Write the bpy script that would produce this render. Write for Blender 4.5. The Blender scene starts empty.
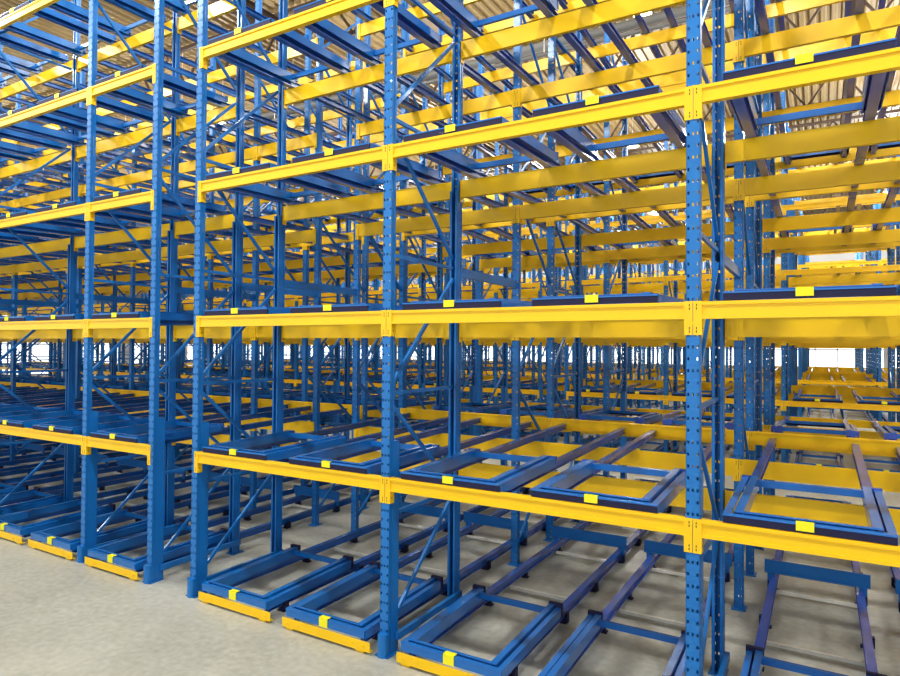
import bpy, math, random
from mathutils import Vector, Matrix, Euler
random.seed(7)
sc = bpy.context.scene
col = sc.collection
PI = math.pi

# ------------------------------------------------------------------ materials
def new_mat(name):
    m = bpy.data.materials.new(name); m.use_nodes = True
    nt = m.node_tree; b = nt.nodes['Principled BSDF']
    return m, nt, b

def paint(name, c, c2=None, rough=.38, coat=.3, scale=3.0, metal=0.0, tint=None):
    """powder-coated steel: slight patchiness, fine orange peel; tint = second colour toward +X in the hall"""
    m, nt, b = new_mat(name)
    N, L = nt.nodes, nt.links
    geo = N.new('ShaderNodeNewGeometry')
    no = N.new('ShaderNodeTexNoise'); no.inputs['Scale'].default_value = scale
    no.inputs['Detail'].default_value = 4
    L.new(geo.outputs['Position'], no.inputs['Vector'])
    mx = N.new('ShaderNodeMix'); mx.data_type = 'RGBA'
    c2 = c2 or tuple(x * .8 for x in c)
    mx.inputs['A'].default_value = (*c, 1); mx.inputs['B'].default_value = (*c2, 1)
    L.new(no.outputs['Fac'], mx.inputs['Factor'])
    out = mx.outputs['Result']
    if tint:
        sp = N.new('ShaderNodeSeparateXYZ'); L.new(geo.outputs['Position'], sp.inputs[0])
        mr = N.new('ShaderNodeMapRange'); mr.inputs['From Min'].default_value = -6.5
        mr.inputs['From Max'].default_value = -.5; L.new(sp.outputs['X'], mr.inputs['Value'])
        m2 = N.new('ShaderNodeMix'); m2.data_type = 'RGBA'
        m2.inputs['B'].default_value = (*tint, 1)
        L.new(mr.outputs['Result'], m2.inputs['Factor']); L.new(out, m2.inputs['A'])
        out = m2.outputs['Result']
    L.new(out, b.inputs['Base Color'])
    b.inputs['Roughness'].default_value = rough
    b.inputs['Metallic'].default_value = metal
    b.inputs['Coat Weight'].default_value = coat
    b.inputs['Coat Roughness'].default_value = .2
    return m

BLUE = (.014, .205, .56); BLUE2 = (.007, .15, .45)
MT = {}
MT['blue'] = paint('blue powder coat', BLUE, BLUE2, .36)
MT['rail_blue'] = paint('rail blue enamel', (.014, .14, .46), (.010, .10, .36), .24, .6, 2.0, 0, (.060, .115, .46))  # tint: violet cast of the lighting painted into the right-hand rails
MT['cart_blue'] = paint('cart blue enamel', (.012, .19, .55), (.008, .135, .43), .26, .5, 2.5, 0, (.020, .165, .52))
MT['navy'] = paint('dark navy enamel and strip shade', (.014, .014, .07), (.010, .010, .045), .65, 0)  # feet and end plates; also the painted lip shade on upper carts
MT['yellow'] = paint('yellow powder coat', (.98, .62, .004), (.90, .54, .003), .42, .25)
MT['stop_yellow'] = paint('floor stop yellow', (.98, .62, .004), (.9, .55, .003), .5)
MT['tag'] = paint('lime yellow label', (.93, .86, .02), (.85, .78, .02), .5, 0)
MT['galv'] = paint('galvanised steel', (.80, .79, .74), (.65, .65, .60), .4, 0, 20, .2)
MT['bolt'] = paint('zinc bolt', (.6, .6, .62), None, .3, 0, 20, .9)
MT['slot'] = paint('slot shadow', (.01, .02, .05), None, .8, 0)
MT['truss'] = paint('brown painted truss steel', (.10, .065, .045), (.07, .045, .03), .6, 0)
MT['pipe'] = paint('grey white pipe', (.20, .20, .19), (.16, .16, .15), .5, 0)
MT['duct'] = paint('beige duct sheet', (.34, .28, .19), (.28, .22, .15), .45, .1)
MT['lamp_body'] = paint('white lamp housing', (.8, .8, .8), None, .4)
MT['wall'] = paint('pale wall panel', (.66, .67, .68), (.58, .58, .58), .7, 0, .6)
MT['wall_dark'] = paint('brown grey wall panel', (.20, .17, .15), (.15, .13, .12), .7, 0, .6)
MT['deck'] = paint('tan roof deck', (.36, .265, .12), (.26, .185, .08), .6, 0, .5)

def floor_mat():
    m, nt, b = new_mat('polished concrete')
    N, L = nt.nodes, nt.links
    geo = N.new('ShaderNodeNewGeometry')
    n1 = N.new('ShaderNodeTexNoise'); n1.inputs['Scale'].default_value = .7; n1.inputs['Detail'].default_value = 6
    n2 = N.new('ShaderNodeTexNoise'); n2.inputs['Scale'].default_value = 14; n2.inputs['Detail'].default_value = 8
    L.new(geo.outputs['Position'], n1.inputs['Vector']); L.new(geo.outputs['Position'], n2.inputs['Vector'])
    a = N.new('ShaderNodeMix'); a.data_type = 'FLOAT'
    a.inputs['Factor'].default_value = .45
    L.new(n1.outputs['Fac'], a.inputs['A']); L.new(n2.outputs['Fac'], a.inputs['B'])
    r = N.new('ShaderNodeValToRGB')
    r.color_ramp.elements[0].position = .32; r.color_ramp.elements[0].color = (.33, .335, .295, 1)
    r.color_ramp.elements[1].position = .66; r.color_ramp.elements[1].color = (.52, .525, .475, 1)
    L.new(a.outputs['Result'], r.inputs['Fac']); L.new(r.outputs['Color'], b.inputs['Base Color'])
    b.inputs['Roughness'].default_value = .42
    bp = N.new('ShaderNodeBump'); bp.inputs['Strength'].default_value = .05
    L.new(n2.outputs['Fac'], bp.inputs['Height']); L.new(bp.outputs['Normal'], b.inputs['Normal'])
    return m
MT['floor'] = floor_mat()

def emit(name, c, s):
    m, nt, b = new_mat(name)
    b.inputs['Base Color'].default_value = (*c, 1)
    b.inputs['Emission Color'].default_value = (*c, 1); b.inputs['Emission Strength'].default_value = s
    return m
MT['daylight'] = emit('glowing white wall panel', (.93, .97, 1.0), 1.6)  # self-lit panels standing in for brightly lit white walls
MT['diffuser'] = emit('lamp diffuser', (1, .98, .94), 6)

# ------------------------------------------------------------------ mesh helper
class MB:
    def __init__(s): s.v = []; s.f = []; s.over = {}
    def paint_from(s, n, mat):
        for i in range(n, len(s.f)): s.over[i] = mat
        return s
    def box(s, x0, x1, y0, y1, z0, z1, z0b=None, z1b=None):
        """box; z0b/z1b give other heights at the y1 end (a sloping bar)"""
        z0b = z0 if z0b is None else z0b; z1b = z1 if z1b is None else z1b
        n = len(s.v)
        s.v += [(x0, y0, z0), (x1, y0, z0), (x1, y1, z0b), (x0, y1, z0b), (x0, y0, z1), (x1, y0, z1), (x1, y1, z1b), (x0, y1, z1b)]
        s.f += [(n, n+3, n+2, n+1), (n+4, n+5, n+6, n+7), (n, n+1, n+5, n+4), (n+1, n+2, n+6, n+5), (n+2, n+3, n+7, n+6), (n+3, n, n+4, n+7)]
        return s
    def quad(s, a, b, c, d):
        n = len(s.v); s.v += [a, b, c, d]; s.f.append((n, n+1, n+2, n+3)); return s
    def bar(s, p, q, w, h, up=(1, 0, 0)):
        p, q = Vector(p), Vector(q); d = (q-p).normalized(); u = Vector(up)
        if abs(d.dot(u)) > .95: u = Vector((0, 0, 1))
        a = d.cross(u).normalized(); b = a.cross(d).normalized()
        n = len(s.v)
        for c in (p, q):
            for i, j in ((-1, -1), (1, -1), (1, 1), (-1, 1)):
                s.v.append(tuple(c + b*(i*w/2) + a*(j*h/2)))
        s.f += [(n, n+1, n+2, n+3), (n+7, n+6, n+5, n+4)] + [(n+i, n+4+i, n+4+(i+1) % 4, n+(i+1) % 4) for i in range(4)]
        return s
    def tube(s, p, q, r, k=8):
        p, q = Vector(p), Vector(q); d = (q-p).normalized()
        u = Vector((0, 0, 1)) if abs(d.z) < .9 else Vector((1, 0, 0))
        a = d.cross(u).normalized(); b = a.cross(d)
        n = len(s.v)
        for c in (p, q):
            for i in range(k):
                t = 2*PI*i/k; s.v.append(tuple(c + a*r*math.cos(t) + b*r*math.sin(t)))
        s.f += [(n+i, n+(i+1) % k, n+k+(i+1) % k, n+k+i) for i in range(k)]
        s.f += [tuple(n+i for i in reversed(range(k))), tuple(n+k+i for i in range(k))]
        return s
    def add(s, o, M=None):
        n = len(s.v)
        s.v += [tuple(M @ Vector(v)) for v in o.v] if M else o.v
        s.f += [tuple(i+n for i in f) for f in o.f]
        return s
    def mesh(s, name, mat, smooth=False):
        me = bpy.data.meshes.new(name); me.from_pydata(s.v, [], s.f)
        me.materials.append(MT[mat])
        ex = sorted(set(s.over.values()))
        for e in ex: me.materials.append(MT[e])
        for i, e in s.over.items(): me.polygons[i].material_index = 1 + ex.index(e)
        me.update()
        if smooth: me.polygons.foreach_set('use_smooth', [True]*len(me.polygons))
        return me

def link(name, data, parent=None, loc=None):
    o = bpy.data.objects.new(name, data); col.objects.link(o)
    if parent: o.parent = parent
    if loc: o.location = loc
    return o

# a proto = list of (part_name, material, MB, label, [sub parts])
class Proto:
    def __init__(s, name, parts):
        s.name = name; s.parts = parts; s.merged = None; s.cache = {}
    def flat(s):
        out = []
        def walk(ps):
            for p in ps:
                out.append((p[1], p[2])); walk(p[4])
        walk(s.parts); return out
    def merged_mesh(s):
        if s.merged is None:
            me = bpy.data.meshes.new(s.name); v = []; f = []; mi = []; mats = []
            for mat, mb in s.flat():
                if mat not in mats: mats.append(mat)
                n = len(v); v += mb.v; f += [tuple(i+n for i in q) for q in mb.f]; 
                for q in range(len(mb.f)):
                    w = mb.over.get(q, mat)
                    if w not in mats: mats.append(w)
                    mi.append(mats.index(w))
            me.from_pydata(v, [], f)
            for m in mats: me.materials.append(MT[m])
            me.polygons.foreach_set('material_index', mi); me.update(); s.merged = me
        return s.merged
    def build(s, loc, rz, detailed=True):
        if not detailed:
            r = link(s.name, s.merged_mesh()); r.location = loc; r.rotation_euler = (0, 0, rz); return r
        r = link(s.name, None); r.empty_display_size = .1; r.location = loc; r.rotation_euler = (0, 0, rz)
        def walk(ps, par):
            for p in ps:
                me = s.cache.get(id(p))
                if me is None: me = s.cache[id(p)] = p[2].mesh(p[0], p[1])
                o = link(p[0], me, par)
                if p[3]: o['label'] = p[3]
                walk(p[4], o)
        walk(s.parts, r)
        return r

def P(name, mat, mb, label=None, subs=()):
    return (name, mat, mb, label, list(subs))

# ------------------------------------------------------------------ dimensions (metres)
LV = [0, 1.652, 3.208, 4.764, 6.320, 7.876]            # floor and the five beam levels
TOP = 9.05
LINES = [4.606, 1.905, -.8006, -3.5158, -6.2224, -7.0317, -8.4547] + [-8.4547 - 2.706*i for i in range(1, 14)]
LINES = [x for x in LINES]
ROWS = [0, 1.34, 2.88, 4.15, 5.42, 6.96, 8.30]          # post rows inside one block, 4 = ridge
Y0 = 4.8; BLOCK = 12.24; NB = 4
UW, UD = .096, .07
PITCH = .0855

# ------------------------------------------------------------------ upright
def upright_mb(face, z1=TOP):
    """perforated open section; face=-1 flange looks to -Y, +1 to +Y; flange at y=0, body goes inward"""
    m = MB(); t = .004; d = -face
    ys = lambda a, b: (min(a*d, b*d), max(a*d, b*d))
    xs = [-.048, -.040, -.026, -.006, .006, .026, .040, .048]
    n = int((z1-.06)/PITCH); z = .02
    def strip(za, zb, cells):
        for i in cells:
            m.quad((xs[i], 0, za), (xs[i+1], 0, za), (xs[i+1], 0, zb), (xs[i], 0, zb))
    m.quad((-.048, 0, 0), (.048, 0, 0), (.048, 0, z), (-.048, 0, z))
    for k in range(n):
        a = z; b = z + .030; c = z + .052; e = z + PITCH
        strip(a, b, range(7))
        strip(b, c, (0, 2, 4, 6) if k % 2 else (0, 2, 3, 4, 6))
        strip(c, e, range(7))
        z = e
    m.quad((-.048, 0, z), (.048, 0, z), (.048, 0, z1), (-.048, 0, z1))
    for sx in (-1, 1):
        xa, xb = sorted((sx*.048, sx*.044))
        m.box(xa, xb, *ys(0, .024), 0, z1)
        xa, xb = sorted((sx*.042, sx*.038))
        m.box(xa, xb, *ys(.024, .040), 0, z1)
        xa, xb = sorted((sx*.048, sx*.044))
        m.box(xa, xb, *ys(.040, UD), 0, z1)
        xa, xb = sorted((sx*.046, sx*.024))
        m.box(xa, xb, *ys(UD-.004, UD), 0, z1)
    return m

def shift(mb, x=0, y=0, z=0):
    return MB().add(mb, Matrix.Translation((x, y, z)))

def base_plate(y):
    return MB().box(-.075, .075, y-.09, y+.09, 0, .010)

def guard_mb(y):
    """rounded foot protector in front of a post"""
    m = MB(); pts = []
    for i in range(9):
        t = PI*i/8; pts.append((math.cos(t)*.048, -.022 - math.sin(t)*.040))
    pts = [(.049, .01)] + pts + [(-.049, .01)]
    n = len(m.v)
    for z in (0.0, .21): m.v += [(x, y+yy, z) for x, yy in pts]
    k = len(pts)
    m.f += [(n+i, n+(i+1) % k, n+k+(i+1) % k, n+k+i) for i in range(k)]
    m.f += [tuple(n+k+i for i in range(k))]
    return m

def reinforcement_mb(y, s=1):
    a, b = sorted((y + s*UD, y + s*(UD+.09)))
    m = MB().box(-.047, -.043, a, b, 0, 1.98).box(.043, .047, a, b, 0, 1.98)
    c = b if s > 0 else a
    m.box(-.047, .047, min(c, c-s*.004), max(c, c-s*.004), 0, 1.98)
    m.box(-.047, .047, a, b, 1.974, 1.98)
    m.box(-.050, -.047, a+.02, b-.02, .25, 1.9)
    return m

def braces(y0, y1, seq):
    out = []
    for (ka, za, kb, zb) in seq:
        p = (0, y0 if ka == 'f' else y1, za); q = (0, y0 if kb == 'f' else y1, zb)
        out.append(P('diagonal_brace' if za != zb else 'cross_brace', 'blue', MB().bar(p, q, .028, .034)))
    return out
SEQ = [('f', .22, 'r', 1.22), ('f', 1.29, 'r', 1.29), ('r', 1.36, 'f', 2.34), ('f', 2.43, 'r', 2.43), ('f', 2.50, 'r', 3.62),
       ('f', 3.74, 'r', 3.74), ('r', 3.84, 'f', 4.93), ('f', 5.04, 'r', 5.04), ('f', 5.14, 'r', 6.24), ('f', 6.34, 'r', 6.34),
       ('r', 6.44, 'f', 7.52), ('f', 7.62, 'r', 7.62), ('f', 7.72, 'r', 8.80)]

def frame_front():
    L = 1.34
    f = P('upright', 'blue', upright_mb(-1), None, [
        P('reinforcement', 'blue', reinforcement_mb(0)),
        P('foot_guard', 'blue', guard_mb(0)), P('base_plate', 'blue', base_plate(.05))])
    r = P('upright', 'blue', shift(upright_mb(1), 0, L), None, [P('base_plate', 'blue', base_plate(L-.04)),
        P('reinforcement', 'blue', MB().box(-.047, -.043, L-UD-.04, L-UD, 0, 4.6).box(.043, .047, L-UD-.04, L-UD, 0, 4.6).box(-.047, -.022, L-UD-.04, L-UD-.036, 0, 4.6).box(.022, .047, L-UD-.04, L-UD-.036, 0, 4.6))])
    tie = MB().box(.052, .092, .10, L-.02, .125, .19)
    sp = MB().box(-.02, .02, L+.0, 2.88, 3.66, 3.76)
    return Proto('rack_frame', [f, r] + braces(UD, L-UD-.05, SEQ) + [P('floor_bar', 'blue', tie), P('spacer_bar', 'blue', sp)])

def frame_centre():
    a, b, c = 0, 1.27, 2.54
    parts = [P('upright', 'blue', upright_mb(-1), None, [P('base_plate', 'blue', base_plate(.04))]),
             P('upright', 'blue', shift(upright_mb(-1), 0, b-.035), None, [P('base_plate', 'blue', base_plate(b))]),
             P('upright', 'blue', shift(upright_mb(1), 0, c), None, [P('base_plate', 'blue', base_plate(c-.04))])]
    parts += braces(a+UD, b-.035, [s for s in SEQ if s[1] != s[3]])
    parts += braces(b+.035, c-UD, [(x, z0, y, z1) for (y, z1, x, z0) in [(s[0], s[1], s[2], s[3]) for s in SEQ]][::1])
    return Proto('rack_frame', parts)

# ------------------------------------------------------------------ beams
def connector(x, s, front=True):
    """angle plate hooked on a post; s=+1 beam goes to +X"""
    y = -.006
    m = MB()
    xa, xb = sorted((x, x + s*.052))
    m.box(xa, xb, y, -.001, -.24, .004)
    xc = x + s*.052
    xa, xb = sorted((xc, xc + s*.006))
    m.box(xa, xb, y, .062, -.24, .004)
    slots = m; nf = len(m.f)
    for z in (-.025, -.05, -.19, -.215):
        slots.box(x + s*.022 - .003, x + s*.022 + .003, y-.0012, y, z-.008, z+.008)
    for z in (-.02, -.06, -.19):
        q = xc + s*.006
        slots.box(min(q, q+s*.001), max(q, q+s*.001), .02, .028, z-.008, z+.006)
    m.paint_from(nf, 'slot')
    return P('end_connector', 'yellow', m, 'slotted end plate')

def beam(w, kind):
    # kind: front (lipped, open side of a lane), ridge (lipped, in the middle), inner (plain)
    """w = distance between post lines; origin at left line, front face plane y=0, top z=0"""
    a, b = .058, w-.058
    m = MB()
    if kind in ('front', 'ridge'):
        h = .125 if kind == 'front' else .165
        m.box(a, b, .006, .052, -h, 0)
        m.box(a, b, -.004, .006, -.026, -.002).box(a, b, -.004, .006, -h, -h+.024)
    else:
        h = .19
        m.box(a, b, .004, .050, -h, 0)
    return Proto('pallet_beam' if kind == 'front' else 'cross_beam',
                 [P('box_section', 'yellow', m), connector(0.002, 1), connector(w-.002, -1)])

# ------------------------------------------------------------------ lane parts
HW = .505
SL = .026
def cart(level):
    """origin: lane centre, front plane of the block, at the beam top (or on the floor)"""
    up = level
    y0, y1 = (.0, 1.31) if up else (-.06, 1.34)
    zt = .065 if up else .205
    sl = SL*(y1-y0)
    lo = -.055 if up else .085
    def L(m, x0, x1, ya, yb, za, zb):
        k = SL; m.box(x0, x1, ya, yb, za+k*(ya-y0), zb+k*(ya-y0), za+k*(yb-y0), zb+k*(yb-y0)); return m
    fb = MB(); L(fb, -HW, HW, y0, y0+.045, zt-.012, zt); 
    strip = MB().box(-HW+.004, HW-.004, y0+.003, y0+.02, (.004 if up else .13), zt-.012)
    parts = [P('front_bar', 'cart_blue', fb, None, [P('front_strip', 'navy' if up else 'cart_blue', strip, 'front strip with shade painted dark' if up else None)])]  # upper carts only: shade below the lip painted as a dark strip
    yr = y0 + .07
    for s in (-1, 1):
        m = MB()
        xa, xb = sorted((s*HW, s*(HW-.052)))
        L(m, xa, xb, y0+.045, y1, zt-.008, zt)
        xa, xb = sorted((s*HW, s*(HW-.008)))
        L(m, xa, xb, y0+.02, y1, lo+.03, zt-.006)
        parts.append(P('side_bar', 'cart_blue', m))
        m = MB()
        xa, xb = sorted((s*(HW-.072), s*(HW-.130)))
        L(m, xa, xb, y0+.055, y1-.02, zt+.012, zt+.020)
        xa, xb = sorted((s*(HW-.122), s*(HW-.130)))
        L(m, xa, xb, y0+.055, y1-.02, lo+.03, zt+.010)
        L(m, *sorted((s*(HW-.070), s*(HW-.072))), y0+.055, y1-.02, zt-.03, zt+.014)
        bk = MB(); L(bk, *sorted((s*(HW+.006), s*(HW-.135))), y1-.02, y1+.02, zt-(.06 if up else .10), zt+(.012 if up else .035))
        parts.append(P('inner_bar', 'cart_blue', m, None, [P('bumper_plate', 'rail_blue' if up else 'navy', bk, None if up else 'dark end plate')]))
    m = MB(); L(m, -HW+.07, HW-.07, y0+.055, y0+.085, zt+.006, zt+.014); L(m, -HW+.13, HW-.13, y0+.079, y0+.085, zt-.03, zt+.01)
    parts.append(P('inner_front_bar', 'cart_blue', m))
    m = MB(); L(m, -HW+.13, HW-.13, y1-.10, y1-.06, zt-.055, zt-.0)
    parts.append(P('rear_bar', 'cart_blue', m))
    t = MB(); z = zt
    dz = .048 if up else .075
    t.box(-.053, .053, y0-.004, y0+.0, z-dz, z+.010).box(-.053, .053, y0-.004, y0+(.02 if up else .055), z+.008, z+.012)
    parts.append(P('label_tag', 'tag', t, 'blank yellow tag'))
    return Proto('pallet_cart', parts)

def track(level, yend=4.10, stop=True):
    parts = []
    if level:
        z0 = -.075
        for s in (-1, 1):
            xa, xb = sorted((s*.395, s*.470)); m = MB()
            def R(x0, x1, za, zb, ya=.062, yb=yend): m.box(x0, x1, ya, yb, z0+za+SL*ya, z0+zb+SL*ya, z0+za+SL*yb, z0+zb+SL*yb)
            R(xa, xb, 0, .008); R((xa+xb)/2-.012, (xa+xb)/2+.012, .008, .068); R(xa, xb, .068, .076)
            parts.append(P('rail', 'rail_blue', m))
    else:
        z0 = .07
        for s in (-1, 1):
            xa, xb = sorted((s*.395, s*.470)); m = MB()
            m.box(xa, xb, .02, 4.14, z0, z0+.008).box((xa+xb)/2-.014, (xa+xb)/2+.014, .02, 4.14, z0+.008, z0+.082).box(xa, xb, .02, 4.14, z0+.082, z0+.09)
            feet = []
            for y in (.25, 1.55, 2.55, 3.72):
                f = MB().box(xa-.012, xb+.012, y-.035, y+.035, 0, .012).box(xa+.01, xb-.01, y-.03, y+.03, .012, z0)
                f.box(*sorted((s*.470, s*.500)), y-.03, y+.03, 0.012, .11)
                f.tube((s*.488, y-.02, .012), (s*.488, y-.02, .05), .009, 6)
                feet.append(P('foot', 'navy', f, 'dark bolted foot'))
            parts.append(P('rail', 'rail_blue', m, None, feet))
        for y in (2.05, 3.55):
            parts.append(P('cross_tie', 'galv', MB().box(-.395, .395, y-.02, y+.02, .028, .058), 'galvanised cross tie'))
        b = MB().box(-.53, .53, 3.70, 3.706, .205, .36).box(-.53, .53, 3.68, 3.706, .354, .36).box(-.53, .53, 3.68, 3.706, .205, .211)
        b.box(-.50, -.42, 3.706, 3.74, .0, .30).box(.42, .50, 3.706, 3.74, .0, .30)
        if stop: parts.append(P('end_stop', 'blue', b, 'blue end stop'))
    return Proto('rail_track', parts)

def floor_stop():
    m = MB().box(-.535, .58, -.075, -.067, .026, .116).box(-.535, .58, -.067, -.03, .026, .034).box(-.5, -.40, -.06, -.03, 0, .03).box(.40, .5, -.06, -.03, 0, .03)
    for x in (-.46, -.32, .36, .5): m.tube((x, -.075, .07), (x, -.083, .07), .012, 8)
    return Proto('floor_stop', [P('angle', 'stop_yellow', m)])

# ------------------------------------------------------------------ candidate instances
FA = frame_front(); FC = frame_centre()
BEAM = {}
def beam_proto(w, kind):
    k = (round(w, 2), kind)
    if k not in BEAM: BEAM[k] = beam(w, kind)
    return BEAM[k]
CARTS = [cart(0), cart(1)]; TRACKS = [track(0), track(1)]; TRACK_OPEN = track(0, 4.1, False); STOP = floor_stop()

ORD = ['zeroth', 'first', 'second', 'third', 'fourth', 'fifth', 'sixth', 'seventh', 'eighth', 'ninth', 'tenth', 'eleventh', 'twelfth', 'thirteenth', 'fourteenth', 'fifteenth', 'sixteenth', 'seventeenth']
LEVEL = ['floor level', 'lowest level', 'second level', 'third level', 'fourth level', 'top level']
def bay_name(i):
    # bay i lies between LINES[i] and LINES[i+1]
    return {0: 'bay past right edge', 1: 'rightmost bay', 2: 'wide bay right of centre', 3: 'wide bay right of gap', 5: 'narrow bay left of gap'}.get(
        i, '%s bay left of narrow' % ORD[max(1, i-5)])
def pick(pre, rest):
    for p in pre:
        if len((p + rest).split()) <= 16: break
    return p + rest
def line_name(i):
    return {0: 'outermost line past right edge', 1: 'line past the right edge', 2: 'first post line from right', 3: 'second post line from right',
            4: 'post line right of open gap', 5: 'post line left of open gap', 6: 'post line left of narrow bay'}.get(i, '%s post line left of narrow bay' % ORD[i-5])
BLK = ['', ', second block', ', third block', ', fourth block']
BLKG = ['nearest rack block', 'second rack block', 'third rack block', 'fourth rack block']

CAM = Vector((0, 0, 2.867)); YAW = .5320
inst = []   # dicts
def cand(kind, proto, loc, rz, label, group, cat, k):
    inst.append(dict(kind=kind, proto=proto, loc=loc, rz=rz, label=label, group=group, cat=cat, k=k))

def visible_x(X, Y):
    a = math.atan2(X, Y); return -1.20 < a < .125

for k in range(NB):
    yb = Y0 + BLOCK*k
    for i, X in enumerate(LINES):
        if not visible_x(X, yb + 8.3) and not visible_x(X, yb): continue
        for j, (pr, y, rz, nm) in enumerate(((FA, 0, 0, 'front frame'), (FC, 2.88, 0, 'middle frame'), (FA, 8.30, PI, 'back frame'))):
            cand('frame', pr, (X, yb+y, 0), rz, 'blue perforated %s with braces, %s%s' % (nm, line_name(i), BLK[k]), 'upright frames of the %s' % BLKG[k], 'upright frame', k)
    for i in range(len(LINES)-1):
        if i == 4: continue
        XR, XL = LINES[i], LINES[i+1]; w = XR-XL
        if not (visible_x(XR, yb+8.3) or visible_x(XL, yb)): continue
        bn = bay_name(i)
        lanes = [w*.266, w*.742] if w > 2 else [w*.5]
        for n in range(1, 6):
            for r, y in enumerate(ROWS):
                if r == 0: pr, yy, zz, rz, xx = beam_proto(w, 'front'), y-.0, LV[n], 0, XL
                elif r == 6: pr, yy, zz, rz, xx = beam_proto(w, 'front'), y, LV[n], PI, XR
                elif r == 3: pr, yy, zz, rz, xx = beam_proto(w, 'ridge'), y-.037, LV[n]+.17, 0, XL
                elif r in (1, 2): pr, yy, zz, rz, xx = beam_proto(w, 'inner'), y-(.01 if r == 2 else .0), LV[n]+(-.042 if r == 1 else -.002), (PI if r == 1 else 0), (XR if r == 1 else XL)
                else:
                    q = r == 5
                    pr, yy, zz, rz, xx = beam_proto(w, 'inner'), y+(0 if q else .01), LV[n]+(-.042 if q else -.002), (0 if q else PI), (XL if q else XR)
                if r in (0, 6):
                    lb = 'lipped yellow beam, %s, %s face, %s%s' % (LEVEL[n], 'front' if r == 0 else 'rear', bn, BLK[k])
                else:
                    lb = 'yellow cross beam, %s, %s row, %s%s' % (LEVEL[n], ORD[r+1], bn, BLK[k])
                cand('beam', pr, (xx, yb+yy, zz), rz, lb, ('lipped beams of the %s' if r in (0, 6) else 'cross beams of the %s') % BLKG[k], 'beam', k)
        for li, lx in enumerate(lanes):
            ln = ('%s lane, ' % ('left', 'right')[li]) if len(lanes) > 1 else ''
            for n in range(0, 6):
                dx = .01 if n == 0 else (-.05 if i == 2 else -.02 if i < 2 else -.035 if (li and i == 3) else -.12 if i > 5 else -.09)
                for side in (0, 1):
                    yy = yb if side == 0 else yb + 8.30; rz = 0 if side == 0 else PI
                    sd = ('', ', rear side')[side]
                    if (k == 0 and not (n == 1 and side == 1)) or (k == 1 and n <= 1 and side == 0): cand('cart', CARTS[min(n, 1)], (XL+lx+dx, yy+(.006 if n and side == 0 else -.006 if n else 0), LV[n]), rz, pick(('blue nested pallet cart with yellow tag', 'blue cart with yellow tag', 'blue cart'), ', %s, %s%s%s%s' % (LEVEL[n], ln, bn, sd, BLK[k])), 'push-back carts of the %s' % BLKG[k], 'cart', k)
                    cand('track', (TRACK_OPEN if n == 0 and side else TRACKS[min(n, 1)]), (XL+lx+dx, yy, LV[n]), rz, pick(('pair of blue roller rails behind cart', 'pair of blue rails', 'blue rail pair'), ', %s, %s%s%s%s' % (LEVEL[n], ln, bn, sd, BLK[k])), 'rail tracks of the %s' % BLKG[k], 'rail track', k)
                    if n == 0 and (side == 0):
                        cand('stop', STOP, (XL+lx+dx, yy, 0), rz, 'yellow floor stop bar, %s%s%s' % (ln, bn, BLK[k]), 'floor stops of the %s' % BLKG[k], 'floor stop', k)
            if k == 0:
                cand('cart', CARTS[1], (XL+lx+dx, yb+6.30, LV[1]+.052), PI, 'blue cart parked behind the lipped middle beam, %s%s' % (ln, bn), 'push-back carts behind the ridge beams', 'cart', k)

# ------------------------------------------------------------------ camera
cam_d = bpy.data.cameras.new('camera'); cam = bpy.data.objects.new('camera', cam_d); col.objects.link(cam)
F, yaw, pitch, roll, H = 632.69, .5320, .0149, .0068, 2.867
cam_d.sensor_width = 36; cam_d.lens = F/900*36; cam_d.clip_end = 300; cam_d.clip_start = .05
fw = Vector((-math.sin(yaw)*math.cos(pitch), math.cos(yaw)*math.cos(pitch), math.sin(pitch)))
rt = Vector((math.cos(yaw), math.sin(yaw), 0)); up = rt.cross(fw)
cr, sr = math.cos(roll), math.sin(roll)
# image x axis = rt*cos + ... ; a point's (a,b) is rotated by +roll on screen (y down)
r2 = rt*cr + up*sr; u2 = up*cr - rt*sr
Mx = Matrix((r2, u2, -fw)).transposed().to_4x4(); Mx.translation = CAM
cam.matrix_world = Mx
sc.camera = cam

# ------------------------------------------------------------------ setting
XW0, XW1, YW1, ZC = -48.0, 9.0, 58.0, 13.6
def struct(name, mb, mat):
    o = link(name, mb.mesh(name, mat)); o['kind'] = 'structure'; return o
struct('floor', MB().box(XW0, XW1, -10, YW1, -.2, 0), 'floor')
deck = MB(); x = XW0; per = .30
while x < XW1:
    a = x; pts = [(a, 0), (a+.10, 0), (a+.14, .07), (a+.26, .07), (a+.30, 0)]
    for (xa, za), (xb, zb) in zip(pts, pts[1:]):
        deck.quad((xa, -10, ZC+za), (xa, YW1, ZC+za), (xb, YW1, ZC+zb), (xb, -10, ZC+zb))
    x += per
struct('ceiling', deck, 'deck')
far = MB().box(XW0, XW1, YW1, YW1+.2, 0, .6).box(XW0, XW1, YW1, YW1+.2, 5.2, ZC)
xx = XW0
while xx < XW1 - 1:
    far.box(xx, xx+.5, YW1, YW1+.2, .6, 5.2); xx += 6.5
struct('wall_far', far, 'wall')
lw = MB().box(XW0-.2, XW0, -10, YW1, 5.0, ZC)
struct('wall_left', lw, 'wall_dark')
lp = MB().box(XW0-.2, XW0, -10, YW1, 0, .8)
yy = -10
while yy < YW1-2: lp.box(XW0-.2, XW0, yy, yy+1.2, .8, 5.0); yy += 5.0
struct('wall_left_lower', lp, 'wall')
yy = -10; wi = 21
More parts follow.
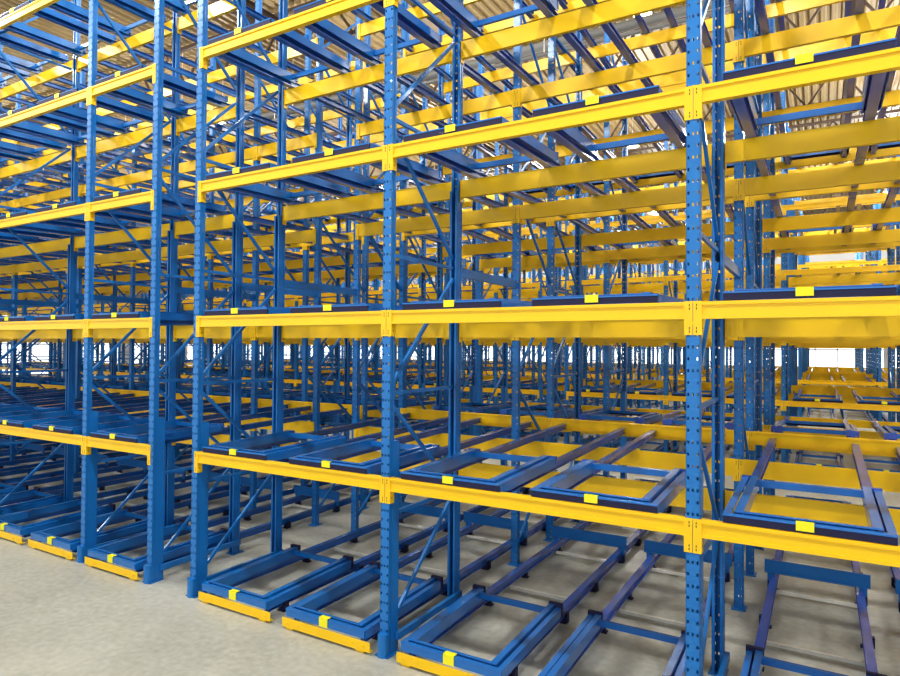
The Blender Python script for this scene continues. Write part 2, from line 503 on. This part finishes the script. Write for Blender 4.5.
while yy < YW1-4:
    o = struct('window_%d' % wi, MB().box(XW0-.14, XW0-.10, yy+1.2, yy+5.0, .8, 5.0), 'daylight')  # glowing panel added for the bright lower left wall
    link('window_frame', MB().box(XW0-.10, XW0-.05, yy+1.2, yy+5.0, 2.85, 2.95).box(XW0-.10, XW0-.05, yy+3.06, yy+3.14, .8, 5.0).mesh('window_frame', 'wall'), o)
    yy += 5.0; wi += 1
struct('wall_right', MB().box(XW1, XW1+.2, -10, YW1, 0, ZC), 'wall')
xx = XW0; wi = 1
while xx < XW1 - 1:
    pn = MB().box(xx+.5, min(xx+6.5, XW1), YW1+.08, YW1+.12, .6, 5.2)
    o = struct('window_%d' % wi, pn, 'daylight')  # glowing panel in place of the brightly lit white end wall
    fr = MB()
    for q in range(1, 4): fr.box(xx+.5+1.5*q-.04, xx+.5+1.5*q+.04, YW1+.03, YW1+.08, .6, 5.2)
    fr.box(xx+.5, min(xx+6.5, XW1), YW1+.03, YW1+.08, 2.85, 2.95)
    link('window_frame', fr.mesh('window_frame', 'wall'), o)
    wi += 1; xx += 6.5

# ------------------------------------------------------------------ roof steel
def truss_proto():
    L = XW1-XW0; top, web = MB(), MB()
    bot = MB().box(0, L, -.07, .07, 0, .13); top.box(0, L, -.06, .06, 1.35, 1.47)
    x = 0; k = 0
    while x < L-.7:
        z = (.05, 1.40) if k % 2 == 0 else (1.40, .05)
        web.bar((x, 0, z[0]), (x+.95, 0, z[1]), .065, .065, (0, 1, 0)); x += .95; k += 1
    return Proto('roof_truss', [P('bottom_chord', 'truss', bot), P('top_chord', 'truss', top), P('web_diagonals', 'truss', web)])
TR = truss_proto()
yy = 8.0; k = 0
def thing(o, label, cat, group=None):
    o['label'] = label; o['category'] = cat; o['kind'] = 'thing'
    if group: o['group'] = group
    return o
while yy < YW1:
    o = TR.build((XW0, yy, 12.05), 0); thing(o, 'brown steel roof truss, %s back from the front, under the tan deck' % ORD[k+1], 'truss', 'roof trusses')
    yy += 6.5; k += 1
for k, x in enumerate((-27.3, -13.2, .75)):
    m = MB().box(-.12, .12, -10, YW1, 0, .02).box(-.015, .015, -10, YW1, .02, .48).box(-.12, .12, -10, YW1, .46, .48)
    o = link('roof_girder', m.mesh('roof_girder', 'truss')); o.location = (x, 0, 11.57)
    thing(o, 'brown roof girder running into the depth, %s' % ['farthest left', 'above the narrow bay', 'above the rightmost bay'][k], 'girder', 'roof girders')
def pipe(p, q, r, mat, name, label, cat, group=None):
    d = (Vector(q)-Vector(p)); me = MB().tube((0, 0, 0), tuple(d), r, 14).mesh(name, mat, True)
    o = link(name, me); o.location = p
    if name == 'water_pipe':
        for i in range(1, 10): link('hanger', MB().tube((i*d.x/10, 0, r), (i*d.x/10, 0, ZC-p[2]), .012, 6).mesh('hanger', 'galv'), o)
    thing(o, label, cat, group)
pipe((XW0+.3, 15.4, 10.76), (-1.3, 15.4, 10.76), .12, 'pipe', 'water_pipe', 'thick pale pipe running across under the roof above the far aisle', 'pipe')
pipe((XW0+.3, 14.6, 10.15), (-1.3, 14.6, 10.15), .05, 'pipe', 'water_pipe', 'thin pale pipe below the thick one above the far aisle', 'pipe')
pipe((-9.3, 6, 11.62), (-9.3, YW1-.4, 11.62), .43, 'duct', 'air_duct', 'fat beige round duct running back under the roof', 'duct')

# added lamps: high-bay globes in rows, put in to light racks and deck
can = MB().tube((0, 0, .26), (0, 0, .62), .13, 12).tube((0, 0, .62), (0, 0, 2.2), .012, 6)
rim = MB().tube((0, 0, .235), (0, 0, .26), .24, 16)
me_can, me_rim = can.mesh('housing', 'lamp_body', True), rim.mesh('reflector_rim', 'lamp_body')
def added_lamp_row(xs, y, z, power, place):
    for i, x in enumerate(xs):
        r = link('added_light', None); r.location = (x, y, z)
        link('housing', me_can, r); link('reflector_rim', me_rim, r)
        thing(r, 'added round white high-bay lamp, %s from right, %s' % (ORD[i+1], place), 'ceiling light', 'added high-bay lamps %s' % place)
        ld = bpy.data.lights.new('lamp', 'POINT'); ld.shadow_soft_size = .2; ld.energy = power; ld.color = (1, .98, .935)
        lo = bpy.data.objects.new('globe', ld); col.objects.link(lo); lo.parent = r; lo.location = (0, 0, 0)
added_lamp_row([5 - 6*i for i in range(6)], 1.4, 11.3, 1150, 'above the front aisle')  # row out of view, added to brighten the rack fronts
added_lamp_row([2 - 8*i for i in range(5)], 9.4, 11.3, 380, 'above the nearest racks')
added_lamp_row([4 - 8*i for i in range(6)], 16.5, 11.3, 850, 'above the far aisle')
added_lamp_row([3 - 10*i for i in range(5)], 27.2, 11.3, 1900, 'above the second far aisle')
added_lamp_row([3 - 12*i for i in range(4)], 42.0, 11.3, 3200, 'near the far wall')

w = bpy.data.worlds.new('world'); sc.world = w; w.use_nodes = True
bg = w.node_tree.nodes['Background']; bg.inputs['Color'].default_value = (.86, .93, 1.0, 1); bg.inputs['Strength'].default_value = 1.2

# ------------------------------------------------------------------ choose what gets its own object
import numpy as np
from bisect import bisect_right
from mathutils.bvhtree import BVHTree
def plain_flat(proto):
    """material + mesh of every part, with perforated posts replaced by plain ones"""
    out = []
    for mat, mb in proto.flat():
        if mat == 'slot': continue
        if len(mb.v) > 800:
            bb = MB(); ya = min(v[1] for v in mb.v); yb_ = max(v[1] for v in mb.v)
            fy = mb.v[0][1]; e = .003 if fy <= ya+.001 else -.003
            bb.box(-.048, .048, min(fy, fy+e), max(fy, fy+e), 0, TOP)
            for sx in (-1, 1): bb.box(*sorted((sx*.048, sx*.044)), ya, yb_, 0, TOP)
            mb = bb
        out.append((mat, mb))
    return out
def merge(L):
    V = []; FI = []; MI = []; mats = []; nv = 0; starts = []; cache = {}
    for d in L:
        key = id(d['proto'])
        if key not in cache:
            vs = []; fs = []; ms = []
            for mat, mb in plain_flat(d['proto']):
                if mat not in mats: mats.append(mat)
                n = len(vs); vs += mb.v
                for q in mb.f: fs.append([i+n for i in q]); ms.append(mats.index(mat))
            cache[key] = (np.array(vs, dtype=np.float32), fs, ms)
        vs, fs, ms = cache[key]
        c, q = math.cos(d['rz']), math.sin(d['rz'])
        W = np.empty_like(vs); W[:, 0] = vs[:, 0]*c - vs[:, 1]*q + d['loc'][0]; W[:, 1] = vs[:, 0]*q + vs[:, 1]*c + d['loc'][1]; W[:, 2] = vs[:, 2] + d['loc'][2]
        starts.append(len(FI)); V.append(W)
        FI += [[i+nv for i in f] for f in fs]; MI += ms; nv += len(vs)
    return np.concatenate(V).tolist(), FI, MI, mats, starts
vv, ff, _, _, starts = merge(inst)
tree = BVHTree.FromPolygons(vv, ff)
for d in inst: d['hit'] = 0
Rm = Mx.to_3x3()
for py in range(0, 676, 2):
    for px in range(0, 900, 2):
        dirv = Rm @ Vector(((px+.5-450)/F, -(py+.5-338)/F, -1))
        loc, nrm, idx, dist = tree.ray_cast(CAM, dirv.normalized(), 120)
        if idx is not None: inst[bisect_right(starts, idx)-1]['hit'] += 1
del tree, vv, ff
CAP = {'frame': 300, 'beam': 300, 'cart': 300, 'track': 300, 'stop': 300}
MINH = {'frame': 1, 'beam': 2, 'cart': 2, 'track': 2, 'stop': 1}
DETAIL = {'frame': 60, 'beam': 45, 'cart': 35, 'track': 35, 'stop': 20}
chosen = {k: [] for k in CAP}; rest = {k: [] for k in CAP}
for kind in CAP:
    L = sorted([d for d in inst if d['kind'] == kind], key=lambda d: -d['hit'])
    for n, d in enumerate(L):
        (chosen if (n < CAP[kind] and d['hit'] >= MINH[kind]) else rest)[kind].append(d)
print('CHOSEN', {k: len(v) for k, v in chosen.items()}, 'REST', {k: len(v) for k, v in rest.items()})
for kind, L in chosen.items():
    for d in L:
        o = d['proto'].build(d['loc'], d['rz'], d['hit'] >= DETAIL[kind])
        thing(o, d['label'], d['cat'], d['group'])

# far or hidden repeats: one object per kind
def simple(proto, kind):
    return proto.flat()
NAMES = {'frame': ('distant_rack_frames', 'distant blue upright frames deep in the racks', 'upright frames'),
         'beam': ('distant_cross_beams', 'distant yellow beams stacked deep in the racks', 'beams'),
         'cart': ('distant_pallet_carts', 'distant blue carts deep in the racks', 'carts'),
         'track': ('distant_rail_tracks', 'distant blue rails deep in the racks', 'rail tracks'),
         'stop': ('distant_floor_stops', 'distant yellow floor stops deep in the racks', 'floor stops')}
for kind, L in rest.items():
    if not L: continue
    V, FI, MI, mats, _ = merge(L)
    me = bpy.data.meshes.new(NAMES[kind][0]); me.from_pydata(V, [], FI)
    for m in mats: me.materials.append(MT[m])
    me.polygons.foreach_set('material_index', MI); me.update()
    o = link(NAMES[kind][0], me)
    o['kind'] = 'stuff'; o['label'] = NAMES[kind][1]; o['category'] = NAMES[kind][2]

sc.view_settings.view_transform = 'Standard'
try: sc.view_settings.look = 'Medium High Contrast'
except Exception as e: print('LOOK', e)
sc.view_settings.exposure = 0
